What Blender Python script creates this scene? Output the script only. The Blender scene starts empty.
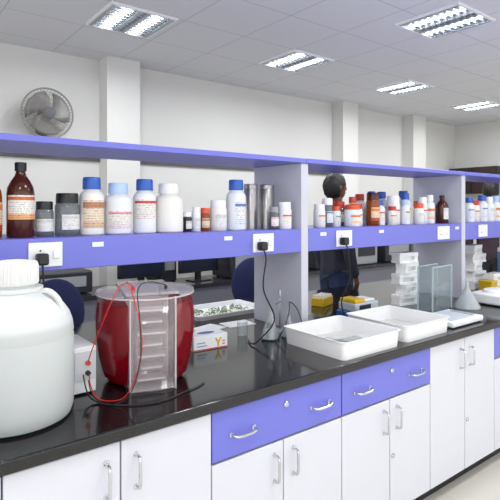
import bpy, bmesh, math, random
from mathutils import Vector, Matrix
random.seed(4)
SC = bpy.context.scene
SC.view_settings.view_transform = 'Standard'
COL = SC.collection

# ------------------------------------------------------------------ materials
def lin(h):
    h = h.lstrip('#')
    c = [int(h[i:i+2], 16)/255 for i in (0, 2, 4)]
    return tuple(((v+0.055)/1.055)**2.4 if v > 0.04045 else v/12.92 for v in c) + (1,)
_M = {}
def M(name, col, rough=0.5, metal=0.0, var=0.05, scale=12, coat=0.0, emit=None, es=0, spec=.5):
    if name in _M: return _M[name]
    m = bpy.data.materials.new(name); m.use_nodes = True
    nt = m.node_tree; b = nt.nodes['Principled BSDF']
    c = lin(col)
    tc = nt.nodes.new('ShaderNodeTexCoord')
    n = nt.nodes.new('ShaderNodeTexNoise'); n.inputs['Scale'].default_value = scale
    n.inputs['Detail'].default_value = 3
    nt.links.new(tc.outputs['Object'], n.inputs['Vector'])
    mx = nt.nodes.new('ShaderNodeMix'); mx.data_type = 'RGBA'
    mx.inputs[6].default_value = tuple(v*(1-var) for v in c[:3])+(1,)
    mx.inputs[7].default_value = tuple(min(1, v*(1+var)) for v in c[:3])+(1,)
    nt.links.new(n.outputs['Fac'], mx.inputs[0])
    nt.links.new(mx.outputs[2], b.inputs['Base Color'])
    b.inputs['Roughness'].default_value = rough
    b.inputs['Metallic'].default_value = metal
    b.inputs['Coat Weight'].default_value = coat
    b.inputs['Specular IOR Level'].default_value = spec
    if emit:
        b.inputs['Emission Color'].default_value = lin(emit)
        b.inputs['Emission Strength'].default_value = es
    _M[name] = m
    return m
def clear(name, col, gloss=0.15, dens=0.0, diff='ffffff'):
    if name in _M: return _M[name]
    m = bpy.data.materials.new(name); m.use_nodes = True
    nt = m.node_tree; nt.nodes.clear()
    o = nt.nodes.new('ShaderNodeOutputMaterial')
    t = nt.nodes.new('ShaderNodeBsdfTransparent'); t.inputs[0].default_value = lin(col)
    g = nt.nodes.new('ShaderNodeBsdfGlossy'); g.inputs['Roughness'].default_value = 0.08
    d = nt.nodes.new('ShaderNodeBsdfDiffuse'); d.inputs[0].default_value = lin(diff)
    lw = nt.nodes.new('ShaderNodeLayerWeight'); lw.inputs[0].default_value = 0.25
    mp = nt.nodes.new('ShaderNodeMath'); mp.operation = 'MULTIPLY_ADD'
    mp.inputs[1].default_value = gloss; mp.inputs[2].default_value = gloss*0.15
    nt.links.new(lw.outputs['Facing'], mp.inputs[0])
    a = nt.nodes.new('ShaderNodeMixShader'); a.inputs[0].default_value = dens
    nt.links.new(t.outputs[0], a.inputs[1]); nt.links.new(d.outputs[0], a.inputs[2])
    b = nt.nodes.new('ShaderNodeMixShader')
    nt.links.new(mp.outputs[0], b.inputs[0]); nt.links.new(a.outputs[0], b.inputs[1]); nt.links.new(g.outputs[0], b.inputs[2])
    nt.links.new(b.outputs[0], o.inputs[0])
    _M[name] = m
    return m
def label_mat(name, top, bottom, mid='f2f0ec', hi=.72):
    if name in _M: return _M[name]
    m = bpy.data.materials.new(name); m.use_nodes = True
    nt = m.node_tree; b = nt.nodes['Principled BSDF']; b.inputs['Roughness'].default_value = .5
    tc = nt.nodes.new('ShaderNodeTexCoord'); s = nt.nodes.new('ShaderNodeSeparateXYZ')
    nt.links.new(tc.outputs['Generated'], s.inputs[0])
    r = nt.nodes.new('ShaderNodeValToRGB'); r.color_ramp.interpolation = 'CONSTANT'
    r.color_ramp.elements[0].color = lin(bottom); r.color_ramp.elements[0].position = 0
    r.color_ramp.elements[1].color = lin(mid); r.color_ramp.elements[1].position = .22
    e = r.color_ramp.elements.new(hi); e.color = lin(top)
    e = r.color_ramp.elements.new(.93); e.color = lin(mid)
    nt.links.new(s.outputs[2], r.inputs[0])
    f = nt.nodes.new('ShaderNodeMath'); f.operation = 'MULTIPLY'; f.inputs[1].default_value = 11
    nt.links.new(s.outputs[2], f.inputs[0])
    f2 = nt.nodes.new('ShaderNodeMath'); f2.operation = 'FRACT'; nt.links.new(f.outputs[0], f2.inputs[0])
    f3 = nt.nodes.new('ShaderNodeMath'); f3.operation = 'GREATER_THAN'; f3.inputs[1].default_value = .6
    nt.links.new(f2.outputs[0], f3.inputs[0])
    n = nt.nodes.new('ShaderNodeTexNoise'); n.inputs['Scale'].default_value = 14
    nt.links.new(tc.outputs['Generated'], n.inputs['Vector'])
    f4 = nt.nodes.new('ShaderNodeMath'); f4.operation = 'GREATER_THAN'; f4.inputs[1].default_value = .5
    nt.links.new(n.outputs['Fac'], f4.inputs[0])
    f5 = nt.nodes.new('ShaderNodeMath'); f5.operation = 'MULTIPLY'
    nt.links.new(f3.outputs[0], f5.inputs[0]); nt.links.new(f4.outputs[0], f5.inputs[1])
    f6 = nt.nodes.new('ShaderNodeMath'); f6.operation = 'MULTIPLY'; f6.inputs[1].default_value = .55
    nt.links.new(f5.outputs[0], f6.inputs[0])
    mx = nt.nodes.new('ShaderNodeMix'); mx.data_type = 'RGBA'
    nt.links.new(f6.outputs[0], mx.inputs[0]); nt.links.new(r.outputs[0], mx.inputs[6])
    mx.inputs[7].default_value = lin('30303a')
    nt.links.new(mx.outputs[2], b.inputs['Base Color'])
    _M[name] = m
    return m
def grid_mat(name, col, line, step, w, rough, offx=0, offy=0):
    m = bpy.data.materials.new(name); m.use_nodes = True
    nt = m.node_tree; b = nt.nodes['Principled BSDF']; b.inputs['Roughness'].default_value = rough
    tc = nt.nodes.new('ShaderNodeTexCoord'); s = nt.nodes.new('ShaderNodeSeparateXYZ')
    nt.links.new(tc.outputs['Object'], s.inputs[0])
    outs = []
    for i, off in ((0, offx), (1, offy)):
        a = nt.nodes.new('ShaderNodeMath'); a.operation = 'SUBTRACT'; a.inputs[1].default_value = off
        d = nt.nodes.new('ShaderNodeMath'); d.operation = 'DIVIDE'; d.inputs[1].default_value = step
        f = nt.nodes.new('ShaderNodeMath'); f.operation = 'FLOORED_MODULO'; f.inputs[1].default_value = 1
        l = nt.nodes.new('ShaderNodeMath'); l.operation = 'LESS_THAN'; l.inputs[1].default_value = w/step
        nt.links.new(s.outputs[i], a.inputs[0]); nt.links.new(a.outputs[0], d.inputs[0])
        nt.links.new(d.outputs[0], f.inputs[0]); nt.links.new(f.outputs[0], l.inputs[0]); outs.append(l)
    mx = nt.nodes.new('ShaderNodeMath'); mx.operation = 'MAXIMUM'
    nt.links.new(outs[0].outputs[0], mx.inputs[0]); nt.links.new(outs[1].outputs[0], mx.inputs[1])
    n = nt.nodes.new('ShaderNodeTexNoise'); n.inputs['Scale'].default_value = 60
    nt.links.new(tc.outputs['Object'], n.inputs['Vector'])
    c = lin(col)
    m1 = nt.nodes.new('ShaderNodeMix'); m1.data_type = 'RGBA'
    m1.inputs[6].default_value = tuple(v*.95 for v in c[:3])+(1,); m1.inputs[7].default_value = c
    nt.links.new(n.outputs['Fac'], m1.inputs[0])
    m2 = nt.nodes.new('ShaderNodeMix'); m2.data_type = 'RGBA'; m2.inputs[7].default_value = lin(line)
    nt.links.new(mx.outputs[0], m2.inputs[0]); nt.links.new(m1.outputs[2], m2.inputs[6])
    nt.links.new(m2.outputs[2], b.inputs['Base Color'])
    return m
def milky(name):
    m = bpy.data.materials.new(name); m.use_nodes = True
    nt = m.node_tree; b = nt.nodes['Principled BSDF']; b.inputs['Roughness'].default_value = .6
    b.inputs['Specular IOR Level'].default_value = .3
    tc = nt.nodes.new('ShaderNodeTexCoord'); s = nt.nodes.new('ShaderNodeSeparateXYZ')
    nt.links.new(tc.outputs['Object'], s.inputs[0])
    n = nt.nodes.new('ShaderNodeTexNoise'); n.inputs['Scale'].default_value = 5
    nt.links.new(tc.outputs['Object'], n.inputs['Vector'])
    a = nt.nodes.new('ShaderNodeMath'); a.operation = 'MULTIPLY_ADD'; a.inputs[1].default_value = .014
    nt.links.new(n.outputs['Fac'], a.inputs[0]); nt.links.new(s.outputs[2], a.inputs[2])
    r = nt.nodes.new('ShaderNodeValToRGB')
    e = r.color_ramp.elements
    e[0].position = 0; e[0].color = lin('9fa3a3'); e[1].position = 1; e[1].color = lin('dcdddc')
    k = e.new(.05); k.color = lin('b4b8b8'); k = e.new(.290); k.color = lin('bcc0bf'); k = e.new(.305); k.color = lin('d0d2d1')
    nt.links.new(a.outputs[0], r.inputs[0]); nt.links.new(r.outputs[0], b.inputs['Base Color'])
    b.inputs['Subsurface Weight'].default_value = .25; b.inputs['Subsurface Scale'].default_value = .03
    return m
def granite(name):
    m = bpy.data.materials.new(name); m.use_nodes = True
    nt = m.node_tree; b = nt.nodes['Principled BSDF']; b.inputs['Roughness'].default_value = .12
    b.inputs['Specular IOR Level'].default_value = .6
    tc = nt.nodes.new('ShaderNodeTexCoord')
    n = nt.nodes.new('ShaderNodeTexNoise'); n.inputs['Scale'].default_value = 240; n.inputs['Detail'].default_value = 4
    nt.links.new(tc.outputs['Object'], n.inputs['Vector'])
    r = nt.nodes.new('ShaderNodeValToRGB'); e = r.color_ramp.elements
    e[0].position = .5; e[0].color = lin('0b0b0d'); e[1].position = .74; e[1].color = lin('5c5c62')
    k = e.new(.61); k.color = lin('151518')
    nt.links.new(n.outputs['Fac'], r.inputs[0]); nt.links.new(r.outputs[0], b.inputs['Base Color'])
    return m

PURPLE = M('lavender_laminate', '6b6ec6', .35, var=.03)
CABW = M('pale_grey_laminate', 'cecfd6', .3, var=.02)
UPR = M('upright_grey', 'bebfca', .4, var=.03)
CHROME = M('chrome', 'd0d2d6', .15, metal=1, var=.02)
STEEL = M('brushed_steel', 'a9a6a4', .32, metal=.9, var=.12, scale=30)
WHITE = M('white_plastic', 'e3e4e6', .35, var=.02)
WHITE2 = M('white_enamel', 'e9e9e9', .25, var=.02)
HDPE = M('hdpe_white', 'dbdde1', .45, var=.03)
HDPE2 = M('hdpe_cream', 'dfddd8', .45, var=.03)
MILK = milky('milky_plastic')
BLACK = M('black_plastic', '121215', .4, var=.1)
DARK = M('dark_equipment', '1d1f26', .45, var=.1)
RUBBER = M('rubber_cable', '0c0c0e', .5, var=.1)
NAVY = M('navy_fabric', '1c2350', .8, var=.15, scale=50)
BLUECAP = M('blue_cap', '2a59b0', .35, var=.05)
LBLUE = M('light_blue_cap', 'a9c2e6', .35, var=.05)
REDC = M('red_cap', 'b82e25', .35, var=.05)
ORANGEC = M('orange_cap', 'd0502a', .35, var=.05)
AMBER = M('amber_glass', '431a0a', .12, var=.2, spec=.5)
AMBER2 = M('amber_glass_light', '85400f', .12, var=.15, spec=.5)
CLEARB = clear('bottle_glass', 'c8ccd0', .3, .45, '74787c')
CLEAR = clear('clear_acrylic', 'fbfdfd', .18, .0, 'dfeaea')
CLEARG = clear('sheet_acrylic', 'f2f6f7', .2, .07, 'dfe8ea')
CLEARP = clear('pale_acrylic', 'f8f6f6', .2, .45, 'e6e6e8')
CLEARL = clear('lid_acrylic', 'faf6f6', .3, .22, 'eae8ea')
CLEARF = clear('front_plate', 'fbf8f8', .18, .10, 'f0eaec')
CLEARK = clear('back_plate', 'f4e6e8', .06, .60, 'dcd0d4')
REDLIQ = clear('red_liquid', 'd00c26', .12, .66, '8e0518')
REDW = M('red_wire', 'c01818', .4, var=.05)
YELLOW = M('yellow_plastic', 'd8b018', .4, var=.05)
GREENM = M('green_stuff', '7c8f62', .6, var=.4, scale=40)
BLUEB = M('blue_plastic', '2a4f9c', .4, var=.06)
GREYP = M('grey_plastic', '8d9095', .45, var=.05)
GREYB = M('grey_blue_plastic', 'b3bbc4', .4, var=.05)
BROWN = M('dark_brown_wood', '2c1d1a', .5, var=.2)

# ------------------------------------------------------------------ geometry
class G:
    def __init__(s): s.bm = bmesh.new()
    def box(s, x0, x1, y0, y1, z0, z1, mat=None):
        v = [s.bm.verts.new(p) for p in ((x0,y0,z0),(x1,y0,z0),(x1,y1,z0),(x0,y1,z0),(x0,y0,z1),(x1,y0,z1),(x1,y1,z1),(x0,y1,z1))]
        if mat:
            for q in v: q.co = mat @ q.co
        for f in ((0,3,2,1),(4,5,6,7),(0,1,5,4),(1,2,6,5),(2,3,7,6),(3,0,4,7)):
            s.bm.faces.new([v[i] for i in f])
        return s
    def lathe(s, prof, cx=0, cy=0, cz=0, seg=28, mat=None, kn=0, a0=0, a1=None, sx=1, sy=1):
        full = a1 is None
        n = seg if full else seg+1
        rings = []
        for r, z in prof:
            ring = []
            if r < 1e-5 and full:
                v = s.bm.verts.new((cx, cy, cz+z)); ring = [v]
            else:
                for i in range(n):
                    a = 2*math.pi*i/seg if full else a0+(a1-a0)*i/seg
                    rr = r*(1-kn*(i % 2))
                    ring.append(s.bm.verts.new((cx+rr*math.cos(a)*sx, cy+rr*math.sin(a)*sy, cz+z)))
            rings.append(ring)
        if mat:
            for ring in rings:
                for v in ring: v.co = mat @ v.co
        for a, b in zip(rings, rings[1:]):
            m = seg
            for i in range(m):
                j = (i+1) % n if full else i+1
                if len(a) == 1 and len(b) == 1: continue
                if len(a) == 1: s.bm.faces.new((a[0], b[j], b[i]))
                elif len(b) == 1: s.bm.faces.new((a[i], a[j], b[0]))
                else: s.bm.faces.new((a[i], a[j], b[j], b[i]))
        return s
    def cut(s, co, no):
        geom = s.bm.verts[:]+s.bm.edges[:]+s.bm.faces[:]
        r = bmesh.ops.bisect_plane(s.bm, geom=geom, plane_co=co, plane_no=no, clear_inner=True)
        ed = [q for q in r['geom_cut'] if isinstance(q, bmesh.types.BMEdge)]
        bmesh.ops.holes_fill(s.bm, edges=ed, sides=0)
        return s
    def cyl(s, r, z0, z1, cx=0, cy=0, seg=24, mat=None, kn=0):
        return s.lathe([(0, z0), (r, z0), (r, z1), (0, z1)], cx, cy, 0, seg, mat, kn)
    def tube(s, pts, r, seg=8, closed=False, smooth=0):
        P = [Vector(p) for p in pts]
        if smooth:
            Q = []
            n = len(P)
            for i in range(n-1 if not closed else n):
                p0 = P[i-1] if (i > 0 or closed) else P[0]
                p1 = P[i]; p2 = P[(i+1) % n]; p3 = P[(i+2) % n] if (i+2 < n or closed) else P[-1]
                for k in range(smooth):
                    t = k/smooth
                    Q.append(.5*((2*p1)+(p2-p0)*t+(2*p0-5*p1+4*p2-p3)*t*t+(3*p1-p0-3*p2+p3)*t**3))
            if not closed: Q.append(P[-1])
            P = Q
        n = len(P); rings = []
        nrm = None
        for i in range(n):
            if closed: d = P[(i+1) % n]-P[i-1]
            else: d = P[min(i+1, n-1)]-P[max(i-1, 0)]
            if d.length < 1e-9: d = Vector((0, 0, 1))
            d.normalize()
            if nrm is None:
                u = Vector((0, 0, 1)) if abs(d.z) < .9 else Vector((1, 0, 0))
                nrm = d.cross(u).normalized()
            else:
                nrm = (nrm-d*nrm.dot(d))
                nrm = nrm.normalized() if nrm.length > 1e-6 else d.orthogonal().normalized()
            b = d.cross(nrm)
            rings.append([s.bm.verts.new(P[i]+(nrm*math.cos(2*math.pi*k/seg)+b*math.sin(2*math.pi*k/seg))*r) for k in range(seg)])
        R = range(n if closed else n-1)
        for i in R:
            a = rings[i]; b = rings[(i+1) % n]
            for k in range(seg):
                s.bm.faces.new((a[k], a[(k+1) % seg], b[(k+1) % seg], b[k]))
        if not closed:
            s.bm.faces.new(rings[0][::-1]); s.bm.faces.new(rings[-1])
        return s
    def out(s, name, mat, parent=None, loc=(0, 0, 0), rot=0, bevel=0, smooth=True, **props):
        bmesh.ops.recalc_face_normals(s.bm, faces=s.bm.faces[:])
        me = bpy.data.meshes.new(name); s.bm.to_mesh(me); s.bm.free()
        me.materials.append(mat)
        if smooth:
            for p in me.polygons: p.use_smooth = True
            me.set_sharp_from_angle(angle=math.radians(38))
        o = bpy.data.objects.new(name, me); COL.objects.link(o)
        o.location = loc; o.rotation_euler = (0, 0, rot)
        if parent: o.parent = parent
        if bevel:
            b = o.modifiers.new('bevel', 'BEVEL'); b.width = bevel; b.segments = 2; b.limit_method = 'ANGLE'
        for k, v in props.items(): o[k] = v
        return o
def thing(name, label, cat, loc=(0, 0, 0), rot=0, group=None):
    e = bpy.data.objects.new(name, None); COL.objects.link(e)
    e.empty_display_size = .05; e.location = loc; e.rotation_euler = (0, 0, rot)
    e['label'] = label; e['category'] = cat
    if group: e['group'] = group
    return e

# ------------------------------------------------------------------ room
WALL = M('wall_paint', 'd2d1ce', .85, var=.015, scale=2)
CEIL = grid_mat('ceiling_tiles', 'd6d7db', 'bcbdc3', .6, .012, .9, offx=1.43, offy=3.48)
FLOOR = grid_mat('floor_tiles', 'd9d4ca', 'c8c2b6', .6, .006, .35)
G().box(-4, 8.6, 4.96, 5.1, 0, 3.0).out('wall_back', WALL, kind='structure')
G().box(8.6, 8.75, -2, 5.1, 0, 3.0).out('wall_right', WALL, kind='structure')
G().box(-4, 8.75, -2, 5.1, 3.0, 3.08).out('ceiling', CEIL, kind='structure')
G().box(-4, 8.75, -3, 5.1, -.1, 0).out('floor', FLOOR, kind='structure')
for i, (a, b) in enumerate(((1.9, 2.25), (5.33, 5.65), (7.0, 7.35))):
    G().box(a, b, 4.75, 4.96, 0, 3.0).out('trim_%d' % (i+1), WALL, kind='structure')
DT = M('dark_wall_strip', '4a4a50', .6)  # dark horizontal strip along the back wall, broken at the column
G().box(-4, 1.9, 4.935, 4.96, 1.97, 2.03).out('trim_4', DT, kind='structure')
G().box(2.25, 5.33, 4.935, 4.96, 1.97, 2.03).out('trim_5', DT, kind='structure')

# ------------------------------------------------------------------ ceiling lights
TUBE = M('fluorescent_tube', 'ffffff', .5, emit='f4f8ff', es=4)
REFL = M('reflector', 'c6cad0', .25, metal=.6)
FIN = M('louvre_fin', 'aab0b8', .3, metal=.5)
def luminaire(x0, y0, power=16):
    e = thing('ceiling_light', 'square fluorescent ceiling light with white frame and louvres', 'ceiling light',
              (x0+.3, y0+.3, 3.0), group='fluorescent ceiling lights')
    g = G(); w = .275; t = .02; h = .016
    g.box(-w, w, -w, -w+t, -h, 0).box(-w, w, w-t, w, -h, 0).box(-w, -w+t, -w+t, w-t, -h, 0).box(w-t, w, -w+t, w-t, -h, 0)
    g.out('frame', WHITE, e)
    wi = w-t
    G().box(-wi, wi, -wi, wi, -.002, 0).out('reflector', REFL, e)
    for k in (-.125, .125):
        gg = G(); gg.tube([(k, -wi+.01, -.008), (k, wi-.01, -.008)], .005)
        gg.out('tube', TUBE, e)
    g = G()
    for k in range(9):
        yy = -.22+k*.055
        g.box(-wi, wi, yy-.004, yy+.004, -.018, -.013)
    for k in (-.24, -.035, .035, .24):
        g.box(k-.014, k+.014, -wi, wi, -.018, -.004)
    g.out('louvre', FIN, e)
    if power:
        for k in (-.125, .125):
            l = bpy.data.lights.new('lamp', 'AREA'); l.shape = 'RECTANGLE'; l.size = .07; l.size_y = .48; l.energy = power/2; l.color = (.96, .985, 1)
            lo = bpy.data.objects.new('lamp', l); COL.objects.link(lo); lo.parent = e; lo.location = (k, 0, -.0128)
for p in ((1.4, 3.45), (3.2, 3.45), (5.0, 3.45), (6.8, 3.45), (3.4, 1.92), (5.3, 1.92), (-.4, 1.92), (1.4, .2), (3.4, .2), (-.6, -.6)):  # extra fixtures near and behind the camera are unseen, added to brighten the room
    luminaire(p[0], p[1], 30)

# ------------------------------------------------------------------ wall fan
fan = thing('wall_fan', 'grey wall-mounted oscillating fan with round wire cage', 'fan', (1.335, 4.96, 2.365))
fan.scale = (.91, .91, .91)
FG = M('fan_grey', '5a5855', .4, var=.05)
RY = Matrix.Rotation(math.pi/2, 4, 'X')
G().box(-.06, .06, -.03, 0, -.2, .02).out('wall_bracket', FG, fan, bevel=.01)
G().tube([(0, -.02, -.12), (0, -.09, -.1), (0, -.12, -.02)], .022, smooth=4).out('arm', FG, fan)
G().lathe([(0, .05), (.05, .06), (.07, .1), (.07, .17), (.03, .2), (0, .2)], mat=RY).out('motor_housing', FG, fan)
g = G()
for rad, yy in ((.25, -.24), (.20, -.29), (.13, -.305), (.20, -.2), (.12, -.18)):
    g.tube([(rad*math.cos(a), yy, rad*math.sin(a)) for a in [2*math.pi*i/36 for i in range(36)]], .003 if rad < .25 else .009, 6, closed=True)
for i in range(44):
    a = 2*math.pi*i/44; c, s_ = math.cos(a), math.sin(a)
    g.tube([(.05*c, -.31, .05*s_), (.15*c, -.302, .15*s_), (.21*c, -.285, .21*s_), (.25*c, -.24, .25*s_), (.2*c, -.2, .2*s_), (.08*c, -.17, .08*s_)], .002, 5)
g.out('wire_cage', M('cage_grey', '868480', .4), fan)
G().lathe([(0, .315), (.055, .313), (.06, .3), (0, .3)], mat=RY).out('centre_cap', M('cap_dark_grey', '45474c', .4), fan)
for k in range(3):
    g = G(); n = 8
    grid = []
    for i in range(n+1):
        r = .04+.18*i/n
        row = []
        for j in range(5):
            t = j/4-.5
            a = t*(1.8-.3*abs(i/n-.6)) + 2*math.pi*k/3 + .5*i/n
            row.append(g.bm.verts.new((r*math.cos(a), -.245+t*.05, r*math.sin(a))))
        grid.append(row)
    for i in range(n):
        for j in range(4): g.bm.faces.new((grid[i][j], grid[i][j+1], grid[i+1][j+1], grid[i+1][j]))
    o = g.out('blade', M('blade_grey', '7a7774', .35), fan)
    sm = o.modifiers.new('s', 'SOLIDIFY'); sm.thickness = .003

# ------------------------------------------------------------------ island cabinets
def pull(parent, cx, cz, vertical, y=0, name='handle'):
    L = .05
    if vertical: pts = [(cx, y, cz-L), (cx, y-.024, cz-L*.9), (cx, y-.028, cz-L*.5), (cx, y-.028, cz+L*.5), (cx, y-.024, cz+L*.9), (cx, y, cz+L)]
    else: pts = [(cx-L, y, cz), (cx-L*.9, y-.024, cz), (cx-L*.5, y-.028, cz-.004), (cx+L*.5, y-.028, cz-.004), (cx+L*.9, y-.024, cz), (cx+L, y, cz)]
    g = G(); g.tube(pts, .0052, 8, smooth=3)
    for p in (pts[0], pts[-1]):
        g.lathe([(0, 0), (.009, 0), (.009, .004), (0, .004)], mat=Matrix.Translation((p[0], y, p[2])) @ RY, seg=12)
    return g.out(name, CHROME, parent, label='chrome handle')
def lock(parent, cx, cz, y=0):
    g = G(); g.lathe([(0, 0), (.011, 0), (.011, .006), (.008, .009), (0, .009)], mat=Matrix.Translation((cx, y, cz)) @ RY, seg=16)
    g.box(cx-.0015, cx+.0015, y-.0105, y-.0085, cz-.006, cz+.006)
    return g.out('lock', CHROME, parent, label='small round chrome lock')
W = .65
GAP = M('gap_shadow_grey', '6c6d78', .6)
def cabinet(i):
    x0 = .285+W*i
    drawers = i in (1, 2, 4)
    e = thing('base_cabinet', 'pale grey laminate cabinet with lavender drawer above two doors' if drawers else 'pale grey laminate cabinet with two full-height doors, chrome handles',
              'cabinet', (x0, 1.42, 0), group='base cabinets under the island worktop')
    G().box(.002, W-.002, .022, 1.36, .09, .81).out('body', GAP, e)
    G().box(.002, W-.002, .07, 1.3, 0, .09).out('plinth', BLACK, e, label='recessed black plinth')
    ztop = .622 if drawers else .802
    for k in (0, 1):
        a = .003+k*(W/2); b = a+W/2-.005
        d = G().box(a, b, 0, .02, .095, ztop).out('door', CABW, e, bevel=.003)
        hx = W/2-.045 if k == 0 else W/2+.05
        pull(d, hx, .70 if not drawers else .53, True)
        if k == 1: lock(d, W/2+.02, .36)
    if drawers:
        d = G().box(.003, W-.003, 0, .02, .63, .802).out('drawer', PURPLE, e, bevel=.003, label='lavender drawer front')
        pull(d, .13, .71, False); pull(d, .52, .71, False); lock(d, W/2+.01, .755)
for i in range(-1, 7): cabinet(i)
XA, XB = -.365, 4.835
GRAN = granite('black_granite')
wt = G().box(XA-.02, XB+.02, 1.40, 2.82, .81, .85).out('worktop', GRAN, bevel=.006)
wt['label'] = 'long polished black granite worktop over the island cabinets'; wt['category'] = 'worktop'

# ------------------------------------------------------------------ reagent shelf
sh = thing('reagent_shelf', 'lavender two-tier reagent shelf with grey uprights standing on black worktop', 'shelf', (0, 1.9, .85))
posts = [-.34, .265, 1.835, 3.41, 4.79]
for p in posts:
    G().box(p-.025, p+.025, 0, .4, 0, .885).out('upright', UPR, sh, bevel=.003)
ZT = .91
for a, b in zip(posts, posts[1:]):
    G().box(a-(.025 if a == posts[0] else -.001), b+(.025 if b == posts[-1] else -.001), -.012, .42, .885, ZT).out('top_board', PURPLE, sh, bevel=.003)
    G().box(a+.026, b-.026, 0, .4, .42, .54).out('socket_raceway', PURPLE, sh, bevel=.003)
def socket(x0, x1, plug=True):
    p = G().box(x0, x1, -.008, 0, .435, .525).out('socket_plate', WHITE, sh, bevel=.003, label='white wall socket plate with switch')
    G().box(x1-.035, x1-.012, -.013, -.008, .465, .495).out('switch', WHITE2, p, bevel=.002)
    g = G()
    for dx, dz in ((-.01, .47), (.01, .47), (0, .495)):
        g.lathe([(0, 0), (.0035, 0), (.0035, .001), (0, .001)], mat=Matrix.Translation((x0+.04+dx, -.008, dz)) @ RY, seg=10)
    g.out('socket_holes', BLACK, p)
socket(.467, .586); socket(1.485, 1.615); socket(2.07, 2.20); socket(3.07, 3.215); socket(3.61, 3.74)
for xx in (.70, 1.32, 1.95, 2.45, 3.3):
    G().box(xx, xx+.045, -.002, 0, .50, .518).out('tag', WHITE, sh, label='small white paper tag')
def plug(x, pts, lab):
    e = thing('power_plug', lab, 'plug', (x, 1.89, 1.315), group='plugs in the shelf sockets')
    G().box(-.02, .02, -.04, 0, -.02, .022).out('plug_body', BLACK, e, bevel=.007)
    g = G(); g.tube([(0, -.025, -.015)]+pts, .0036, 8, smooth=8); g.out('cable', RUBBER, e)
plug(.507, [(0, -.035, -.06), (.005, -.03, -.15), (.02, .02, -.28), (.035, .03, -.40), (.05, .05, -.458)], 'black plug with cable hanging from shelf socket')
plug(1.525, [(0, -.045, -.06), (-.02, -.05, -.2), (.04, -.06, -.35), (-.05, -.05, -.44), (-.07, -.02, -.458), (-.04, .04, -.458)], 'black plug with long cable hanging down to worktop')
plug(2.11, [(0, -.045, -.05), (.02, -.04, -.2), (.0, 0, -.33), (.03, .01, -.42), (.05, .01, -.455)], 'black plug with short cable behind trays')

# ------------------------------------------------------------------ bottles
SZ = 1.3905
def bottle(x, y, r, h, kind, body, cap, lab=None, desc='', lz=(.15, .55), grp='reagent bottles on the shelf'):
    nm = {'plastic': 'reagent_bottle', 'amber': 'glass_bottle', 'jar': 'specimen_jar', 'steel': 'metal_canister'}[kind]
    cat = {'plastic': 'bottle', 'amber': 'bottle', 'jar': 'jar', 'steel': 'canister'}[kind]
    e = thing(nm, desc, cat, (x, y, SZ), rot=random.uniform(-.2, .2), group=grp)
    if kind == 'plastic':
        hb = h*.83; prof = [(0, 0), (r*.92, 0), (r, r*.08), (r, h*.64), (r*.97, h*.69), (r*.8, h*.745), (r*.62, h*.77), (r*.62, hb), (0, hb)]
        cp = [(0, h*.79), (r*.72, h*.79), (r*.74, h*.80), (r*.72, h*.98), (r*.66, h), (0, h)]
    elif kind == 'amber':
        prof = [(0, 0), (r*.93, 0), (r, r*.1), (r, h*.58), (r*.94, h*.66), (r*.7, h*.75), (r*.42, h*.82), (r*.34, h*.87), (r*.34, h*.92), (0, h*.92)]
        cp = [(0, h*.885), (r*.42, h*.885), (r*.43, h*.99), (r*.38, h), (0, h)]
    elif kind == 'jar':
        prof = [(0, 0), (r*.93, 0), (r, r*.1), (r, h*.70), (r*.9, h*.77), (r*.8, h*.8), (0, h*.8)]
        cp = [(0, h*.76), (r*.9, h*.76), (r*.92, h*.78), (r*.9, h*.98), (r*.84, h), (0, h)]
    else:
        prof = [(0, 0), (r, 0), (r, h*.9), (r*.98, h*.905), (0, h*.905)]
        cp = [(0, h*.905), (r*1.02, h*.905), (r*1.02, h*.985), (r*.98, h), (0, h)]
    G().lathe(prof, seg=32).out('bottle_body' if kind != 'steel' else 'canister_body', body, e)
    G().lathe(cp, seg=48, kn=.03 if kind != 'steel' else 0).out('cap' if kind != 'steel' else 'lid', cap, e)
    if lab:
        a, b = lz
        c0 = math.radians(-150+random.uniform(-15, 15))
        G().lathe([(r*1.012, h*a), (r*1.012, h*b)], seg=24, a0=c0, a1=c0+math.radians(175)).out('paper_label', lab, e, label='printed paper label')
LO = label_mat('label_orange', 'd8702f', 'ecc096', 'dedad2'); LR = label_mat('label_red', 'c02c34', 'e2d8d8', 'dedad2', .82)
LB = label_mat('label_blue', '5070b8', 'd2daea', 'dcdcdc', .82); LP = label_mat('label_pink', 'cf6a84', 'e0cdd6', 'dedad2', .84)
LK = label_mat('label_plain', 'c8c8c4', 'e0e0de', 'dcdcd8'); LBR = label_mat('label_brown', 'b07a5a', 'd0b090', 'dccbb4')
LOO = label_mat('label_full_orange', 'd87c40', 'b85024', 'e2c8ac'); LW = label_mat('label_white_red', 'c8622e', 'd8a070', 'e0dcd4', .8)
LG_ = label_mat('label_green', '5c9068', 'd6dccf', 'dcdcd4', .8)
B = bottle
B(.362, 2.02, .044, .26, 'amber', AMBER2, BLACK, LOO, 'tall amber glass bottle with orange label', (.1, .5))
B(.4676, 2.01, .049, .28, 'amber', AMBER, BLACK, LW, 'large dark amber glass bottle with mostly white label', (.24, .56))
B(.556, 2.02, .034, .135, 'jar', CLEARB, BLACK, LK, 'small dark clear jar with black lid and pale label', (.15, .5))
B(.643, 2.02, .047, .168, 'jar', CLEARB, BLACK, LK, 'dark clear glass jar with black cap and white label', (.15, .5))
B(.742, 2.02, .049, .235, 'plastic', HDPE2, BLUECAP, LBR, 'white plastic bottle with blue cap and brown-orange label', (.12, .6))
B(.856, 2.02, .056, .215, 'plastic', HDPE, LBLUE, LP, 'white plastic bottle with pale cap and pink label', (.1, .45))
B(.978, 2.02, .05, .235, 'plastic', HDPE, BLUECAP, LR, 'white plastic bottle with blue cap and red label', (.25, .62))
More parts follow.
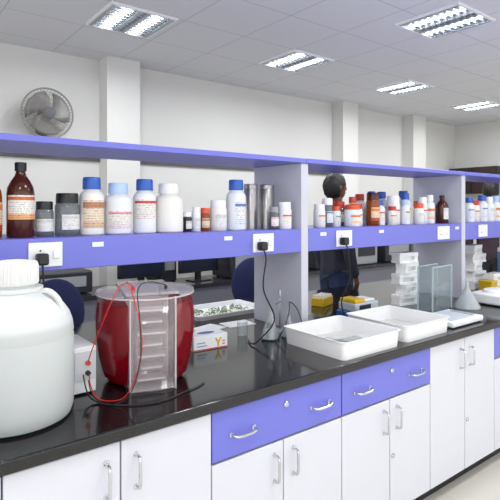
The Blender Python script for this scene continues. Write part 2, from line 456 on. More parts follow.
B(1.098, 2.02, .064, .22, 'plastic', HDPE2, WHITE, None, 'plain white wide plastic bottle with white cap')
B(1.193, 2.02, .022, .09, 'jar', M('dark_glass', '2b1c1c', .15), WHITE, LK, 'tiny dark vial with white cap')
B(1.2425, 2.02, .021, .113, 'jar', HDPE, WHITE, LK, 'small narrow white plastic jar')
B(1.292, 2.02, .023, .11, 'jar', AMBER2, ORANGEC, LBR, 'small amber jar with orange-brown cap')
B(1.367, 2.02, .042, .146, 'jar', HDPE2, WHITE, LK, 'squat white jar with white lid')
B(1.475, 2.02, .05, .25, 'plastic', HDPE, BLUECAP, LB, 'tall white plastic bottle with blue cap and blue-grey label', (.1, .55))
B(1.614, 2.08, .036, .235, 'steel', STEEL, STEEL, None, 'tall narrow brushed steel canister')
B(1.722, 2.08, .043, .235, 'steel', STEEL, STEEL, None, 'wide brushed steel canister beside upright')
B(1.742, 1.955, .036, .14, 'jar', HDPE, WHITE, LR, 'small white jar with red label in front of canister')
B(1.672, 1.96, .026, .115, 'jar', CLEARB, GREYP, LP, 'small clear jar with grey lid')
B(2.0, 2.1, .03, .12, 'jar', HDPE, WHITE, LK, 'small white jar with white lid')
B(2.045, 2.0, .034, .13, 'jar', HDPE2, WHITE, LR, 'small white jar with red printed label')
B(2.132, 2.02, .032, .165, 'jar', CLEARB, WHITE, LB, 'clear jar with white lid and blue label')
B(2.205, 2.02, .028, .12, 'jar', HDPE, ORANGEC, LG_, 'small white jar with orange lid')
B(2.235, 2.13, .034, .16, 'plastic', HDPE, WHITE, LG_, 'white bottle with white cap in back row')
B(2.285, 1.965, .047, .13, 'jar', HDPE, ORANGEC, LO, 'squat white jar with orange-red lid')
B(2.335, 2.12, .042, .15, 'jar', CLEARB, REDC, LR, 'clear jar with red lid at the back')
B(2.385, 2.02, .038, .135, 'jar', HDPE2, REDC, LR, 'small white jar with red cap')
B(2.445, 2.1, .034, .18, 'plastic', HDPE, ORANGEC, LO, 'white bottle with orange cap and orange label')
B(2.53, 2.01, .042, .205, 'jar', AMBER2, AMBER, LOO, 'amber jar with dark lid and orange label')
B(2.56, 2.14, .04, .2, 'plastic', HDPE, REDC, LK, 'tall white bottle with red cap behind amber jar')
B(2.62, 2.03, .036, .16, 'plastic', HDPE, BLUECAP, LR, 'white bottle with blue cap and red label')
B(2.70, 1.99, .028, .12, 'jar', HDPE2, REDC, LR, 'small jar with red lid in front row')
B(2.68, 2.14, .036, .22, 'plastic', HDPE, BLUECAP, LB, 'tall narrow white bottle with blue cap')
B(2.765, 2.03, .044, .19, 'jar', HDPE2, WHITE, LR, 'wide white jar with white lid and red label')
B(2.80, 2.15, .04, .22, 'plastic', HDPE, BLUECAP, LB, 'taller white bottle with blue cap in back row')
B(2.855, 2.0, .030, .165, 'plastic', HDPE, LBLUE, LG_, 'white bottle with light blue cap')
B(2.925, 2.05, .036, .21, 'plastic', HDPE, BLUECAP, LO, 'tall white bottle with blue cap and orange label')
B(2.995, 1.99, .034, .14, 'jar', HDPE2, ORANGEC, LK, 'small white jar with orange lid and plain label')
B(3.03, 2.14, .042, .23, 'plastic', HDPE, BLUECAP, LB, 'white bottle with blue cap in back row')
B(3.08, 2.02, .034, .185, 'jar', HDPE, WHITE, LR, 'narrow white jar with white lid')
B(3.155, 2.01, .034, .2, 'plastic', HDPE, WHITE, LO, 'white bottle with orange label near upright')
B(3.295, 2.0, .044, .20, 'amber', AMBER, BLACK, LK, 'small dark amber bottle with white label')
B(3.21, 2.14, .036, .16, 'jar', HDPE, ORANGEC, LR, 'small jar with orange lid in back row')
B(3.70, 2.02, .042, .19, 'plastic', HDPE, BLUECAP, LB, 'white bottle with blue cap beyond upright')
B(3.80, 2.03, .04, .17, 'jar', HDPE2, REDC, LR, 'white jar with red lid and red label')
B(3.9, 2.02, .043, .21, 'plastic', HDPE, BLUECAP, LB, 'white bottle with blue cap and blue label')
B(4.01, 2.02, .042, .2, 'plastic', HDPE, WHITE, LK, 'white bottle with white cap')
B(4.12, 2.02, .043, .21, 'plastic', HDPE, LBLUE, LO, 'white bottle with pale blue cap')
B(4.25, 2.02, .043, .18, 'jar', HDPE, REDC, LR, 'white jar with red cap')

# ------------------------------------------------------------------ carboy
ZW = .85
e = thing('carboy', 'large milky white plastic carboy with ribbed screw cap', 'carboy', (.372, 1.685, ZW), rot=math.radians(-38))
R = .178
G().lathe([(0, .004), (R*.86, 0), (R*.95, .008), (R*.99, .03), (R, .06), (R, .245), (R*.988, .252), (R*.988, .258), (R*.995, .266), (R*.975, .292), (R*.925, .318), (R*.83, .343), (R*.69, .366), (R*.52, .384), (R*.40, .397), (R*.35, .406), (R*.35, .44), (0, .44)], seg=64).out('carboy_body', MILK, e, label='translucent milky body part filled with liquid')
CAPM = M('cap_matte_white', 'd8d8d6', .55, var=.02)
G().lathe([(0, .414), (R*.40, .414), (R*.41, .418), (R*.405, .470), (R*.38, .482), (R*.2, .487), (0, .487)], seg=84, kn=.045).out('screw_cap', CAPM, e)
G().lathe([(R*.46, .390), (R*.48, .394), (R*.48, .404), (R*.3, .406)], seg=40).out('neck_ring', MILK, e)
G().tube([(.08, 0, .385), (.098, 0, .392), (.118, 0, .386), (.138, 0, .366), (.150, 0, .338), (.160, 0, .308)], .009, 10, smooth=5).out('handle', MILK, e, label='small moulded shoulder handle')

# ------------------------------------------------------------------ white power supply
e = thing('power_supply', 'small white electrophoresis power supply box beside red tank', 'power supply', (.612, 1.83, ZW))
G().box(-.04, .04, -.10, .10, .006, .165).out('housing', WHITE, e, bevel=.003)
G().box(-.036, .036, -.103, -.10, .05, .15).out('front_panel', M('panel_grey', 'c6c8cc', .5), e)
for z in (.075, .11):
    G().lathe([(0, 0), (.009, 0), (.008, .012), (0, .012)], mat=Matrix.Translation((.008, -.103, z)) @ RY, seg=16).out('knob', BLACK if z < .1 else ORANGEC, e)
for a in (-.03, .03):
    for b in (-.08, .08): G().cyl(.008, 0, .006, a, b, 10).out('foot', BLACK, e)

# ------------------------------------------------------------------ red electrophoresis tank
TX, TY = .862, 1.77
e = thing('electrophoresis_tank', 'clear tank with two rounded red-liquid chambers and central white rack', 'lab tank', (TX, TY, ZW+.002), rot=math.radians(-17))
R = .19; HG = .080
LQ = [(0, .010), (R*.74, .010), (R*.82, .025), (R*.91, .09), (R*.965, .17), (R*.975, .24), (R*.94, .300)]
WL = [(0, .002), (R*.76, .002), (R*.84, .014), (R*.93, .085), (R*.985, .165), (R*.995, .24), (R*.96, .325)]
for sg in (1, -1):
    G().lathe(LQ+[(0, .300)], seg=80).cut((sg*(HG+.004), 0, 0), (sg, 0, 0)).out('red_liquid', REDLIQ, e, label='deep red buffer liquid in rounded chamber')
    G().lathe(WL+[(0, .3251)], seg=80).cut((sg*HG, 0, 0), (sg, 0, 0)).out('chamber_wall', CLEAR, e, label='clear rounded chamber wall')
    g = G(); n = 24
    a_m = math.acos(HG/(R*.962))
    g.tube([(sg*R*.962*math.cos(-a_m+2*a_m*i/n), R*.962*math.sin(-a_m+2*a_m*i/n), .326) for i in range(n+1)], .003, 8)
    g.out('chamber_rim', CLEARP, e, label='thin pale chamber rim')
    G().lathe([(0, .329), (R*.97, .329), (R*.97, .337), (0, .337)], seg=80).cut((sg*(HG+.020), 0, 0), (sg, 0, 0)).out('chamber_lid', CLEARL, e, label='thick clear chamber lid')
def arc_plate(rr, z0, z1, name, mat, sgn=-1, lab=None, half=HG-.001):
    g = G(); am = math.asin(half/rr); n = 14
    v0, v1 = [], []
    for i in range(n+1):
        a = -am+2*am*i/n
        x, y = rr*math.sin(a), sgn*rr*math.cos(a)
        v0.append(g.bm.verts.new((x, y, z0))); v1.append(g.bm.verts.new((x, y, z1)))
    for i in range(n): g.bm.faces.new((v0[i], v0[i+1], v1[i+1], v1[i]))
    o = g.out(name, mat, e, label=lab)
    s_ = o.modifiers.new('s', 'SOLIDIFY'); s_.thickness = .003
    return o
RC = R*.97
arc_plate(RC, .004, .325, 'front_plate', CLEARF, lab='curved clear front plate')
G().box(-HG+.002, HG-.002, -.045, -.042, .009, .315).out('inner_plate', CLEARK, e, label='pale inner plate')
arc_plate(RC, .004, .325, 'back_plate', CLEARP, sgn=1, lab='curved pale back plate')
G().box(-HG, HG, -RC*.88, RC*.88, 0, .008).out('centre_base', CLEARP, e, label='clear base plate')
yf = -RC*.93
g = G()
for sx_ in (-1, 1): g.box(sx_*HG-.0025, sx_*HG+.0025, -RC*.91-.004, -RC*.91+.008, 0, .33)
g.tube([(RC*math.sin(a), -RC*math.cos(a), .326) for a in [(-1+2*i/10)*math.asin(HG/RC) for i in range(11)]], .003, 8)
g.out('front_frame', CLEARP, e, label='pale acrylic frame edges')
CLT = clear('tier_plastic', 'f8f8f8', .2, .75, 'ecebed')
for k in range(7):
    z = .030+k*.041
    w_ = .050 if k % 2 == 0 else .038
    G().box(-w_, w_, yf+.030, yf+.100, z, z+.006).out('rack_tier', CLT, e, label='white stepped rack tier')
for sx_ in (-1, 1): G().box(sx_*.054-.0025, sx_*.054+.0025, yf+.028, yf+.104, .009, .31).out('rack_side', CLEARL, e, label='clear rack side plate')
G().box(-.095, .095, -RC*.86, RC*.86, .337, .347).out('lid_plate', CLEARL, e, bevel=.001, label='thick clear lid plate')
for sx_ in (-.06, .06):
    G().cyl(.006, .347, .360, sx_, -.09, 12).out('terminal', REDW if sx_ < 0 else BLACK, e)

ld = thing('electrode_leads', 'red and black electrode leads running from supply to tank lid', 'cables', (0, 0, .85))
def lead(pts, r, mat, lab):
    g = G(); g.tube([(a, b, c-.85) for a, b, c in pts], r, 8, smooth=8); return g.out('lead', mat, ld, label=lab)
lead([(.62, 1.71, .925), (.612, 1.68, .90), (.622, 1.65, .862), (.650, 1.60, .858), (.69, 1.56, .88), (.725, 1.535, .98), (.73, 1.53, 1.08), (.725, 1.57, 1.18), (.725, 1.62, 1.236), (.745, 1.68, 1.234), (.778, 1.70, 1.214)], .0019, REDW, 'thin red lead')
lead([(.62, 1.715, .96), (.612, 1.69, .985), (.620, 1.655, 1.05), (.640, 1.615, 1.14), (.670, 1.60, 1.215), (.715, 1.64, 1.238), (.775, 1.70, 1.216)], .0019, REDW, 'thin red lead')
lead([(.60, 1.715, .925), (.60, 1.66, .87), (.63, 1.6, .8535), (.71, 1.525, .8535), (.80, 1.505, .8535), (.89, 1.53, .8535), (.95, 1.545, .8535), (1.0, 1.57, .8535)], .0024, RUBBER, 'black lead lying on worktop')
lead([(.62, 1.72, .90), (.615, 1.66, .865), (.64, 1.58, .8535), (.69, 1.535, .89), (.715, 1.51, 1.0), (.72, 1.52, 1.12), (.74, 1.58, 1.22), (.80, 1.62, 1.238), (.885, 1.655, 1.216)], .0019, RUBBER, 'thin black lead')

# ------------------------------------------------------------------ glove box
e = thing('glove_box', 'low white cardboard dispenser box with yellow and red print', 'box', (1.27, 1.98, ZW), rot=-.08)
HB = .066
G().box(-.088, .088, -.05, .05, 0, HB).out('carton', WHITE, e, bevel=.001)
g = G()
g.box(.036, .043, -.0525, -.05, .010, .030)
for a in (.6, -.6): g.box(-.0035, .0035, -.0525, -.05, 0, .026, Matrix.Translation((.0395, 0, .028)) @ Matrix.Rotation(a, 4, 'Y'))
g.out('yellow_print', YELLOW, e)
g = G()
for k, w_ in enumerate((.05, .04)):
    g.box(-.07, -.07+w_, -.0515, -.05, .018+k*.014, .0225+k*.014)
g.out('blue_print_lines', M('print_teal', '6f98b0', .5), e)
g = G()
for k in range(2): g.box(.062, .074, -.0515, -.05, .016+k*.013, .021+k*.013)
g.box(-.086, .086, -.0512, -.05, .002, .006)
g.out('red_print_lines', REDC, e)
G().lathe([(0, HB+.0002), (.045, HB+.0002), (0, HB+.0004)], seg=24, sy=.5).out('opening', BLUEB, e)

# ------------------------------------------------------------------ trays
def tray(x0, x1, y0, y1, h, name='tray', lab='', mat=WHITE2, z=ZW, grp=None, rot=0, t=.02, rim=.011):
    cx, cy = (x0+x1)/2, (y0+y1)/2
    w, d = (x1-x0)/2, (y1-y0)/2
    g = G(); bm = g.bm
    def ring(hw, hd, z, rc=.025):
        vs = []
        for qx, qy, a0 in ((1, 1, 0), (-1, 1, 90), (-1, -1, 180), (1, -1, 270)):
            for k in range(5):
                a = math.radians(a0+k*22.5)
                vs.append(bm.verts.new((qx*(hw-rc)+rc*math.cos(a), qy*(hd-rc)+rc*math.sin(a), z)))
        return vs
    seq = [ring(w-t, d-t, 0), ring(w-.006, d-.006, h-.005), ring(w-.001, d-.001, h-.004), ring(w, d, h-.002), ring(w-.001, d-.001, h), ring(w-rim, d-rim, h-.001), ring(w-t-.003, d-t-.003, .005)]
    for a, b in zip(seq, seq[1:]):
        for i in range(20): bm.faces.new((a[i], a[(i+1) % 20], b[(i+1) % 20], b[i]))
    bm.faces.new(seq[0]); bm.faces.new(seq[-1])
    o = g.out(name, mat, None, (cx, cy, z), rot)
    o['label'] = lab; o['category'] = 'tray'
    if grp: o['group'] = grp
    return o
tray(1.60, 2.01, 1.42, 1.82, .080, lab='deep white rectangular tray at worktop edge', grp='white enamel trays', t=.012, rim=.008)
tray(2.06, 2.45, 1.43, 1.83, .080, lab='deep white rectangular tray beside another tray', grp='white enamel trays', t=.012, rim=.008)
LINER = M('wet_liner', 'cfcfc8', .3, var=.12, scale=14)
for cx, cy in ((1.805, 1.62), (2.255, 1.63)):
    o = G().box(-.165, .165, -.16, .16, 0, .004).out('filter_liner', LINER, None, (cx, cy, ZW+.0055))
    o['label'] = 'thin greyish wet liner sheet inside a white tray'; o['category'] = 'liner'; o['group'] = 'liners in the white trays'
GEL = clear('gel_plate', 'e4eaea', .4, .35, 'd0d6d8')
for cx, cy, rr in ((1.76, 1.66, .2), (1.87, 1.60, -.1), (2.24, 1.66, .15)):
    o = G().box(-.055, .055, -.045, .045, 0, .008).out('glass_plate', GEL, None, (cx, cy, ZW+.0098), rr, bevel=.001)
    o['label'] = 'small clear glass plate lying in a white tray'; o['category'] = 'glass plate'; o['group'] = 'glass plates in the white trays'
e = thing('low_shaker', 'low white benchtop instrument with grey top plate', 'instrument', (2.66, 1.56, ZW))
G().box(-.16, .16, -.11, .11, .004, .036).out('housing', WHITE, e, bevel=.008)
G().box(-.13, .09, -.085, .085, .036, .040).out('top_plate', GREYB, e, bevel=.001)
G().box(.105, .145, -.07, .07, .036, .039).out('control_strip', GREYP, e)
for a in (-.14, .14):
    for b in (-.09, .09): G().cyl(.01, 0, .005, a, b, 10).out('foot', BLACK, e)
tray(1.5, 2.02, 2.42, 2.74, .03, lab='shallow white tray holding greenish samples', name='sample_tray')
e = thing('plant_samples', 'dried greenish plant samples lying in shallow tray', 'plant samples', (1.76, 2.58, .8575))
g = G()
for i in range(60):
    x, y = random.uniform(-.17, .17), random.uniform(-.09, .09); a = random.uniform(0, 6.28); L = random.uniform(.02, .04)
    g.tube([(x, y, .004), (x+L*.5*math.cos(a), y+L*.5*math.sin(a), .012), (x+L*math.cos(a), y+L*math.sin(a), .005)], .0035, 5)
o = g.out('leaf_pieces', GREENM, e, kind='stuff')
for (px, py, pr) in ((1.47, 2.27, .25), (1.66, 2.26, -.1)):
    o = G().box(-.085, .085, -.06, .06, 0, .003).out('paper_sheet', WHITE, None, (px, py, ZW), pr)
    o['label'] = 'white paper sheet lying on the black worktop'; o['category'] = 'paper'; o['group'] = 'paper sheets on the worktop'
# ------------------------------------------------------------------ glassware by the middle upright
e = thing('retort_stand', 'small steel retort stand with clamp holding flask', 'lab stand', (1.73, 1.98, ZW))
G().box(-.05, .05, -.035, .035, 0, .012).out('base', GREYP, e, bevel=.003)
G().tube([(0, 0, .012), (0, 0, .22)], .005).out('rod', CHROME, e)
G().tube([(0, 0, .16), (-.03, -.02, .16), (-.06, -.04, .16)], .006).out('clamp', STEEL, e)
GLS = clear('lab_glass', 'f0f4f5', .6, .14, 'dfe6e8')
def flask(x, y, k, lab):
    e = thing('erlenmeyer_flask', lab, 'flask', (x, y, ZW), group='glass flasks on the worktop')
    G().lathe([(0, .001*k), (.038*k, .002*k), (.042*k, .008*k), (.018*k, .085*k), (.013*k, .095*k), (.013*k, .125*k), (.016*k, .128*k)], seg=32).out('flask_body', GLS, e)
    G().lathe([(0, .004*k), (.036*k, .006*k), (.038*k, .012*k), (.030*k, .04*k), (0, .04*k)], seg=32).out('liquid', clear('pale_liquid', 'd8e2e6', .2, .3), e)
flask(1.60, 1.90, 1.15, 'clear glass conical flask beside steel stand')
flask(1.95, 2.05, 1.0, 'clear glass conical flask beyond the grey upright')
flask(1.70, 1.88, .9, 'small clear conical flask next to tray')
def beaker(x, y, k, lab):
    e = thing('beaker', lab, 'beaker', (x, y, ZW), group='glass beakers on the worktop')
    G().lathe([(0, .001), (.03*k, .002), (.033*k, .008), (.033*k, .085*k), (.036*k, .09*k)], seg=32).out('beaker_body', GLS, e)
beaker(1.53, 2.04, .8, 'small clear glass beaker on black worktop')
beaker(1.9, 1.94, .9, 'small clear beaker behind white tray')
def cable(pts, lab, r=.0026):
    g = G(); g.tube(pts, r, 8, smooth=8); o = g.out('power_cable', RUBBER); o['label'] = lab; o['category'] = 'cable'; o['group'] = 'loose black cables on the worktop'
zc = ZW+.0035
cable([(1.55, 1.80, zc), (1.59, 1.83, zc+.015), (1.64, 1.84, zc+.06), (1.68, 1.85, zc+.14), (1.71, 1.88, zc+.17), (1.76, 1.88, zc+.13), (1.78, 1.86, zc+.05), (1.80, 1.86, zc)], 'thin black cable arching over glassware by the tray')
cable([(1.99, 1.86, zc), (2.02, 1.90, zc), (2.0, 1.98, zc+.005), (1.97, 1.90, zc+.05), (2.02, 1.88, zc+.12), (2.10, 1.92, zc+.09), (2.14, 2.0, zc)], 'black cable arching behind white trays')

# ------------------------------------------------------------------ yellow-topped instrument
e = thing('balance', 'small instrument with blue base, grey body and yellow top', 'lab device', (2.37, 1.99, ZW))
G().box(-.115, .115, -.075, .075, 0, .040).out('base', BLUEB, e, bevel=.006)
G().box(-.105, .105, -.068, .068, .040, .090).out('housing', GREYB, e, bevel=.008)
G().box(-.10, -.01, -.06, .06, .090, .112).out('yellow_cover', YELLOW, e, bevel=.004)
G().box(0.0, .09, -.05, .05, .090, .104).out('white_pan', WHITE2, e, bevel=.004)
G().box(-.07, .03, -.0705, -.068, .052, .078).out('display_panel', DARK, e)
e = thing('tip_rack', 'low yellow pipette tip rack with white tips', 'rack', (2.44, 2.36, ZW), rot=.35)
G().box(-.08, .08, -.045, .045, 0, .055).out('rack_box', YELLOW, e, bevel=.004)
g = G()
for i in range(6):
    for j in range(4): g.cyl(.007, .055, .07, -.062+i*.025, -.033+j*.022, 8)
g.out('tips', WHITE, e)
e = thing('sample_box', 'small yellow storage box with lid near grey upright', 'box', (3.76, 1.9, ZW))
G().box(-.045, .045, -.05, .05, 0, .08).out('box_body', YELLOW, e, bevel=.003)
G().box(-.047, .047, -.052, .052, .08, .10).out('lid', YELLOW, e, bevel=.003)

# ------------------------------------------------------------------ rack stacks
RW = M('rack_white', 'f2f2f2', .3, var=.01)
def rack(x, y, z, w=.17, d=.08, h=.07, rot=0):
    e = thing('test_tube_rack', 'chunky white plastic test tube rack stacked with others', 'rack', (x, y, z), rot=rot, group='stacked white test tube racks')
    for zz, th, ww in ((0, .016, 1), (h-.026, .026, 1)):
        G().box(-w/2*ww, w/2*ww, -d/2, d/2, zz, zz+th).out('rack_plate', RW, e, bevel=.0015)
    for sx_ in (-1, 1): G().box(sx_*(w/2-.016)-.015, sx_*(w/2-.016)+.015, -d/2+.004, d/2-.004, .016, h-.026).out('end_wall', RW, e)
    G().box(-w/2+.032, w/2-.032, -.01, .0, .016, h-.026).out('middle_wall', RW, e)
    g = G()
    for i in range(6):
        for yy in (-.018, .018):
            g.cyl(.009, h-.0002, h+.0002, -w/2+.018+i*(w-.036)/5, yy, 10)
    g.out('tube_holes', GREYP, e)
for k in range(5):
    rack(2.90+(.020 if k % 2 else -.008), 2.03, ZW+k*.0705, rot=.12 if k % 2 else -.15)
for k in range(5):
    rack(3.93+(.020 if k % 2 else -.008), 2.1, ZW+k*.0705, rot=-.12 if k % 2 else .15)
for k in range(2):
    rack(3.92, 1.93, ZW+k*.0705)
e = thing('blue_container', 'blue plastic drum with white lid on worktop', 'container', (4.10, 1.92, ZW))
G().lathe([(0, 0), (.06, 0), (.065, .01), (.065, .3), (0, .3)]).out('drum', M('sky_plastic', '3f7fc8', .4), e)
G().lathe([(0, .3), (.068, .3), (.066, .33), (0, .332)]).out('lid', WHITE, e)

# ------------------------------------------------------------------ acrylic tank
EDGE = clear('sheet_edge', 'e2ecee', .3, .5, 'e2eef0')
e = thing('acrylic_tank', 'broad clear acrylic box with open top', 'tank', (2.885, 1.80, ZW), rot=.1)
G().box(-.13, .13, -.05, .05, 0, .006).out('base_sheet', CLEARG, e)
for yy in (-.048, .048):
    s_ = G().box(-.128, .128, yy-.002, yy+.002, .006, .28).out('side_sheet', CLEARG, e)
    G().box(-.13, .13, yy-.003, yy+.003, .28, .285).out('sheet_edge', EDGE, s_)
for xx in (-.128, .128):
    s_ = G().box(xx-.002, xx+.002, -.045, .045, .006, .28).out('end_sheet', CLEARG, e)
    for yy in (-.048, .048):
        G().box(xx-.003, xx+.003, yy-.004, yy+.004, .006, .28).out('sheet_edge', EDGE, s_)
e = thing('funnel', 'clear plastic funnel standing upside down on worktop', 'funnel', (3.13, 1.72, ZW))
G().lathe([(.085, 0), (.085, .006), (.016, .12), (.010, .13), (.008, .17), (.006, .17), (.008, .128), (.081, .004)], seg=36).out('cone', clear('funnel_plastic', 'e6eef0', .3, .4, 'e0e4e6'), e)
e = thing('low_centrifuge', 'low white boxy instrument with rounded lid near worktop edge', 'instrument', (3.46, 1.66, ZW))
G().box(-.17, .17, -.13, .13, .006, .075).out('housing', WHITE, e, bevel=.012)
G().lathe([(0, .075), (.10, .075), (.096, .092), (.07, .1), (0, .102)], cx=-.03, seg=36).out('lid', WHITE2, e)
G().box(-.1, .1, -.133, -.13, .025, .055).out('control_panel', GREYP, e)
for a in (-.14, .14):
    for b in (-.1, .1): G().cyl(.012, 0, .008, a, b, 10).out('foot', BLACK, e)
e = thing('paper_pad', 'stack of white papers lying on black worktop', 'paper', (2.61, 1.79, ZW), rot=.2)
G().box(-.11, .11, -.07, .07, 0, .006).out('sheets', WHITE, e)

# ------------------------------------------------------------------ far bench and equipment
e = thing('wall_bench', 'long bench with grey cabinets along the wall', 'bench', (0, 4.2, 0))
G().box(-.5, 6.9, 0, .5, .71, .75).out('bench_top', M('bench_top_dark', '2a2a30', .25), e)
G().box(-.48, 6.88, .04, .5, .08, .71).out('bench_body', M('bench_body', '6e6f7a', .5), e)
G().box(-.48, 6.88, .08, .5, 0, .08).out('plinth', BLACK, e)
def monitor(x, y, w=.48, rot=0):
    e = thing('computer_monitor', 'black computer monitor on the wall bench', 'monitor', (x, y, .75), rot=rot, group='monitors on wall bench')
    G().box(-w/2, w/2, -.02, .02, .09, .42).out('casing', BLACK, e, bevel=.006)
    G().box(-w/2+.02, w/2-.02, -.022, -.02, .11, .40).out('screen', M('dark_screen', '1c2230', .15), e)
    s_ = G().box(-.11, .11, -.08, .08, 0, .012).out('stand', BLACK, e)
    G().box(-.03, .03, 0, .03, .01, .12).out('stand_neck', BLACK, s_)
monitor(2.1, 4.4); monitor(2.75, 4.42, .5, .1); monitor(3.9, 4.4)
def machine(x, y, w, d, h, mat, lab, z=.75, panel=DARK):
    e = thing('lab_instrument', lab, 'instrument', (x, y, z))
    G().box(-w/2, w/2, -d/2, d/2, .01, h).out('housing', mat, e, bevel=.012)
    G().box(-w*.38, w*.38, -d/2-.004, -d/2, h*.35, h*.8).out('front_panel', panel, e)
    for a in (-1, 1):
        for b in (-1, 1): G().cyl(.015, 0, .012, a*w*.4, b*d*.38, 10).out('foot', BLACK, e)
machine(1.35, 4.5, .5, .35, .2, DARK, 'low black instrument on the wall bench', panel=GREYP)
machine(.75, 4.5, .45, .35, .26, DARK, 'low dark instrument on the wall bench', panel=GREYP)
machine(2.42, 4.62, .2, .3, .36, DARK, 'black computer tower between monitors', panel=GREYP)
machine(3.3, 4.45, .5, .36, .3, DARK, 'dark instrument between monitors on the wall bench', panel=GREYP)
machine(4.6, 4.45, .6, .36, .36, DARK, 'large dark instrument on the wall bench', panel=GREYP)
machine(5.25, 4.45, .45, .36, .34, GREYP, 'grey instrument with dark panel on wall bench')
machine(5.95, 4.45, .6, .36, .3, DARK, 'dark instrument on the wall bench near end', panel=GREYP)
machine(6.55, 4.45, .45, .36, .38, GREYP, 'grey boxy instrument on wall bench')
e = thing('wall_cupboard', 'dark brown wall cupboard hung on the end wall', 'cupboard', (8.6, 4.5, 1.75))
G().box(-.3, 0, -.45, .4, 0, .45).out('cupboard_body', BROWN, e)
for a in (-.44, -.01):
    G().box(-.32, -.3, a, a+.40, .02, .43).out('door', BROWN, e)
e = thing('notice_board', 'dark framed notice board on the wall', 'notice board', (7.95, 4.96, 1.62))
G().box(-.45, .45, -.04, 0, 0, .5).out('frame', BROWN, e)
G().box(-.41, .41, -.045, -.04, .04, .46).out('board', M('board_grey', '4c4a50', .7, var=.5, scale=9), e)

def chair(x, y, rot):
    e = thing('office_chair', 'navy fabric office swivel chair behind the island', 'chair', (x, y, 0), rot=rot, group='office chairs')
    G().box(-.23, .23, -.22, .22, .44, .51).out('seat', NAVY, e, bevel=.03)
    g = G(); g.lathe([(0, -.025), (.17, -.025), (.2, -.01), (.2, .01), (.17, .025), (0, .025)], seg=32, sy=1.15, mat=Matrix.Translation((0, .23, .84)) @ RY); g.out('backrest', NAVY, e)
    G().tube([(0, .1, .43), (0, .27, .45), (0, .275, .7)], .018, smooth=4).out('back_support', BLACK, e)
    G().cyl(.028, .1, .44).out('gas_column', BLACK, e)
    for k in range(5):
        a = 2*math.pi*k/5
        g = G(); g.tube([(0, 0, .12), (.27*math.cos(a), .27*math.sin(a), .075)], .018)
        l = g.out('base_leg', BLACK, e)
        g = G(); g.lathe([(0, -.02), (.028, -.02), (.028, .02), (0, .02)], mat=Matrix.Translation((.27*math.cos(a), .27*math.sin(a), .028)) @ RY, seg=16)
        g.out('caster', BLACK, l)
chair(.87, 3.35, math.pi+.2); chair(2.76, 3.65, math.pi-.3)

# ------------------------------------------------------------------ person
SKIN = M('skin', '6e4938', .75, var=.05, spec=.25); HAIR = M('black_hair', '0c0a0b', .6, var=.3, scale=60)
def skin_obj(name, verts, edges, mat, parent, root=0, vox=None, extra=None, sub=1):
    bm = bmesh.new(); L = bm.verts.layers.skin.verify(); vs = []
    for i, (p, r) in enumerate(verts):
        v = bm.verts.new(p); v[L].radius = (r, r) if not isinstance(r, tuple) else r; v[L].use_root = (i == root); vs.append(v)
    for a, b in edges: bm.edges.new((vs[a], vs[b]))
    me = bpy.data.meshes.new(name); bm.to_mesh(me); bm.free()
    o = bpy.data.objects.new(name, me); COL.objects.link(o)
    o.modifiers.new('skin', 'SKIN'); s = o.modifiers.new('sub', 'SUBSURF'); s.levels = sub; s.render_levels = sub
    dg = bpy.context.evaluated_depsgraph_get(); dg.update()
    m2 = bpy.data.meshes.new_from_object(o.evaluated_get(dg))
    o.modifiers.clear()
    if extra:
        bm = bmesh.new(); bm.from_mesh(m2); extra(bm); bm.to_mesh(m2); bm.free()
    o.data = m2; m2.materials.clear(); m2.materials.append(mat)
    if vox:
        r = o.modifiers.new('rm', 'REMESH'); r.mode = 'VOXEL'; r.voxel_size = vox; r.use_smooth_shade = True
        s = o.modifiers.new('sm', 'SMOOTH'); s.iterations = 3
    for p in m2.polygons: p.use_smooth = True; p.material_index = 0
    o.parent = parent
    return o
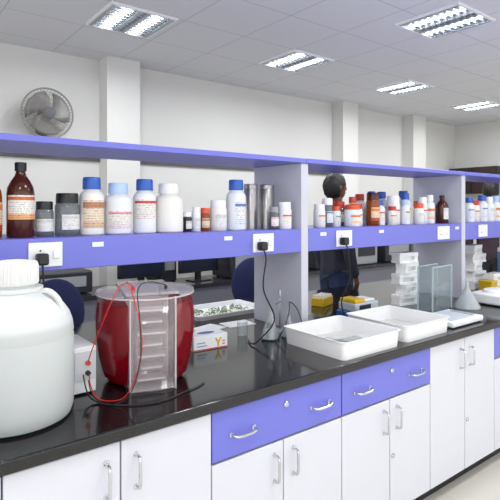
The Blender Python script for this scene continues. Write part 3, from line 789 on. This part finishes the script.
def person(x, y, rot, shirt, trous, lab, H=1.0):
    e = thing('person', lab, 'person', (x, y, 0), rot=rot); e.scale = (H, H, H)
    V = [((0, 0, .95), (.125, .09)), ((0, .0, 1.15), (.115, .085)), ((0, 0, 1.33), (.145, .095)), ((0, .005, 1.47), .07), ((0, 0, 1.54), .052), ((0, -.015, 1.62), .06)]
    E = [(0, 1), (1, 2), (2, 3), (3, 4), (4, 5)]
    for s in (-1, 1):
        b = len(V)
        V += [((s*.16, .005, 1.44), .055), ((s*.215, .02, 1.29), .044), ((s*.235, .03, 1.13), .036), ((s*.235, .0, 1.0), .032), ((s*.23, -.05, .88), .024), ((s*.228, -.06, .83), (.018, .028)), ((s*.225, -.07, .79), (.015, .032))]
        E += [(2, b), (b, b+1), (b+1, b+2), (b+2, b+3), (b+3, b+4), (b+4, b+5), (b+5, b+6)]
        for k, (dy, L) in enumerate(((-.028, .065), (-.01, .078), (.01, .072), (.028, .055))):
            c = len(V)
            V += [((s*.224, -.072+dy, .775), .009), ((s*.222, -.076+dy*1.15, .775-L*.5), .0085), ((s*.212, -.078+dy*1.15, .775-L*.88), .0075)]
            E += [(b+6, c), (c, c+1), (c+1, c+2)]
        c = len(V)
        V += [((s*.215, -.105, .81), .0095), ((s*.208, -.118, .775), .0085)]
        E += [(b+5, c), (c, c+1)]
        l = len(V)
        V += [((s*.09, 0, .88), .09), ((s*.1, -.01, .52), .055), ((s*.1, .02, .12), .042), ((s*.105, -.04, .05), .04), ((s*.115, -.15, .035), .032)]
        E += [(0, l), (l, l+1), (l+1, l+2), (l+2, l+3), (l+3, l+4)]
    DZ = -.025
    def head(bm):
        def sph(c, sc, u=24, v=16):
            bmesh.ops.create_uvsphere(bm, u_segments=u, v_segments=v, radius=1, matrix=Matrix.Translation((c[0], c[1], c[2]+DZ)) @ Matrix.Diagonal((*sc, 1)))
        sph((0, -.005, 1.70), (.074, .093, .098)); sph((0, -.03, 1.645), (.055, .062, .065))
        sph((0, -.098, 1.675), (.012, .02, .02), 10, 8); sph((0, -.095, 1.69), (.008, .012, .03), 10, 8)
        sph((0, -.085, 1.635), (.024, .012, .009), 10, 8)
        for s in (-1, 1): sph((s*.080, .005, 1.68), (.014, .022, .032), 10, 8)
    skin_obj('body', V, E, SKIN, e, vox=.008, extra=head)
    g = G(); bmesh.ops.create_uvsphere(g.bm, u_segments=40, v_segments=32, radius=1)
    for v in g.bm.verts:
        n = v.co.copy(); k = 1+.04*math.sin(n.x*9+n.z*7)*math.cos(n.y*11)
        v.co = Vector((n.x*.089*k, n.y*.113*k+.010, 1.69+DZ+n.z*.126*k))
    dele = [v for v in g.bm.verts if (v.co.y < -.065 and v.co.z < 1.74+DZ) or v.co.z < 1.59+DZ or (v.co.y < -.035 and v.co.z < 1.70+DZ) or (v.co.y < -.005 and v.co.z < 1.66+DZ)]
    bmesh.ops.delete(g.bm, geom=dele, context='VERTS')
    h = g.out('hair', HAIR, e); sm = h.modifiers.new('s', 'SOLIDIFY'); sm.thickness = .014
    for s in (-1, 1):
        g = G(); g.lathe([(0, -.01), (.008, -.006), (.01, 0), (.008, .006), (0, .01)], cx=s*.03, cy=-.088, cz=1.70+DZ, seg=12); q = g.out('eye', WHITE, e)
        g = G(); g.lathe([(0, -.005), (.004, 0), (0, .005)], cx=s*.03, cy=-.0975, cz=1.70+DZ, seg=12); g.out('pupil', BLACK, q)
    SV = [((0, 0, .78), (.185, .15)), ((0, 0, .95), (.175, .145)), ((0, .0, 1.15), (.165, .135)), ((0, 0, 1.33), (.188, .14)), ((0, .005, 1.46), .10), ((0, .003, 1.51), .075)]
    SE = [(0, 1), (1, 2), (2, 3), (3, 4), (4, 5)]
    for s in (-1, 1):
        b = len(SV); SV += [((s*.16, .005, 1.435), .086), ((s*.215, .02, 1.29), .07), ((s*.235, .03, 1.13), .062), ((s*.236, .0, 1.0), .056), ((s*.232, -.04, .88), .048)]
        SE += [(3, b), (b, b+1), (b+1, b+2), (b+2, b+3), (b+3, b+4)]
    skin_obj('shirt', SV, SE, shirt, e, vox=.01, root=2)
    TV = [((0, 0, 1.0), (.14, .11))]; TE = []
    for s in (-1, 1):
        b = len(TV); TV += [((s*.085, 0, .86), .118), ((s*.1, -.01, .52), .08), ((s*.1, .02, .10), .062)]
        TE += [(0, b), (b, b+1), (b+1, b+2)]
    skin_obj('trousers', TV, TE, trous, e, vox=.012)
    for s in (-1, 1):
        g = G(); g.lathe([(0, 0), (1, 0), (1, .25), (.9, .6), (.6, .9), (0, 1)], seg=24, mat=Matrix.Translation((s*.11, -.06, 0)) @ Matrix.Diagonal((.052, .14, .09, 1))); g.out('shoe', BLACK, e)
person(3.36, 3.08, math.radians(76), M('dark_shirt', '262834', .8), M('jeans', '24304e', .85), 'person with black hair in dark shirt standing behind the island', 1.015)
person(6.0, 3.0, math.radians(120), M('dark_maroon_top', '33222a', .8), M('dark_trousers', '1c1c22', .85), 'person with black hair in dark top beyond the shelf', 1.03)

# ------------------------------------------------------------------ world & lights & camera
w = bpy.data.worlds.new('World'); SC.world = w; w.use_nodes = True
bg = w.node_tree.nodes['Background']; bg.inputs[0].default_value = (.97, .983, 1, 1); bg.inputs[1].default_value = 1.9

cam = bpy.data.cameras.new('camera'); co = bpy.data.objects.new('camera', cam); COL.objects.link(co)
cam.sensor_width = 36; cam.lens = 36; cam.shift_y = -.084; cam.clip_start = .05
co.location = (0, 0, 1.5); co.rotation_euler = (math.radians(90), 0, math.radians(-37.74))
SC.camera = co
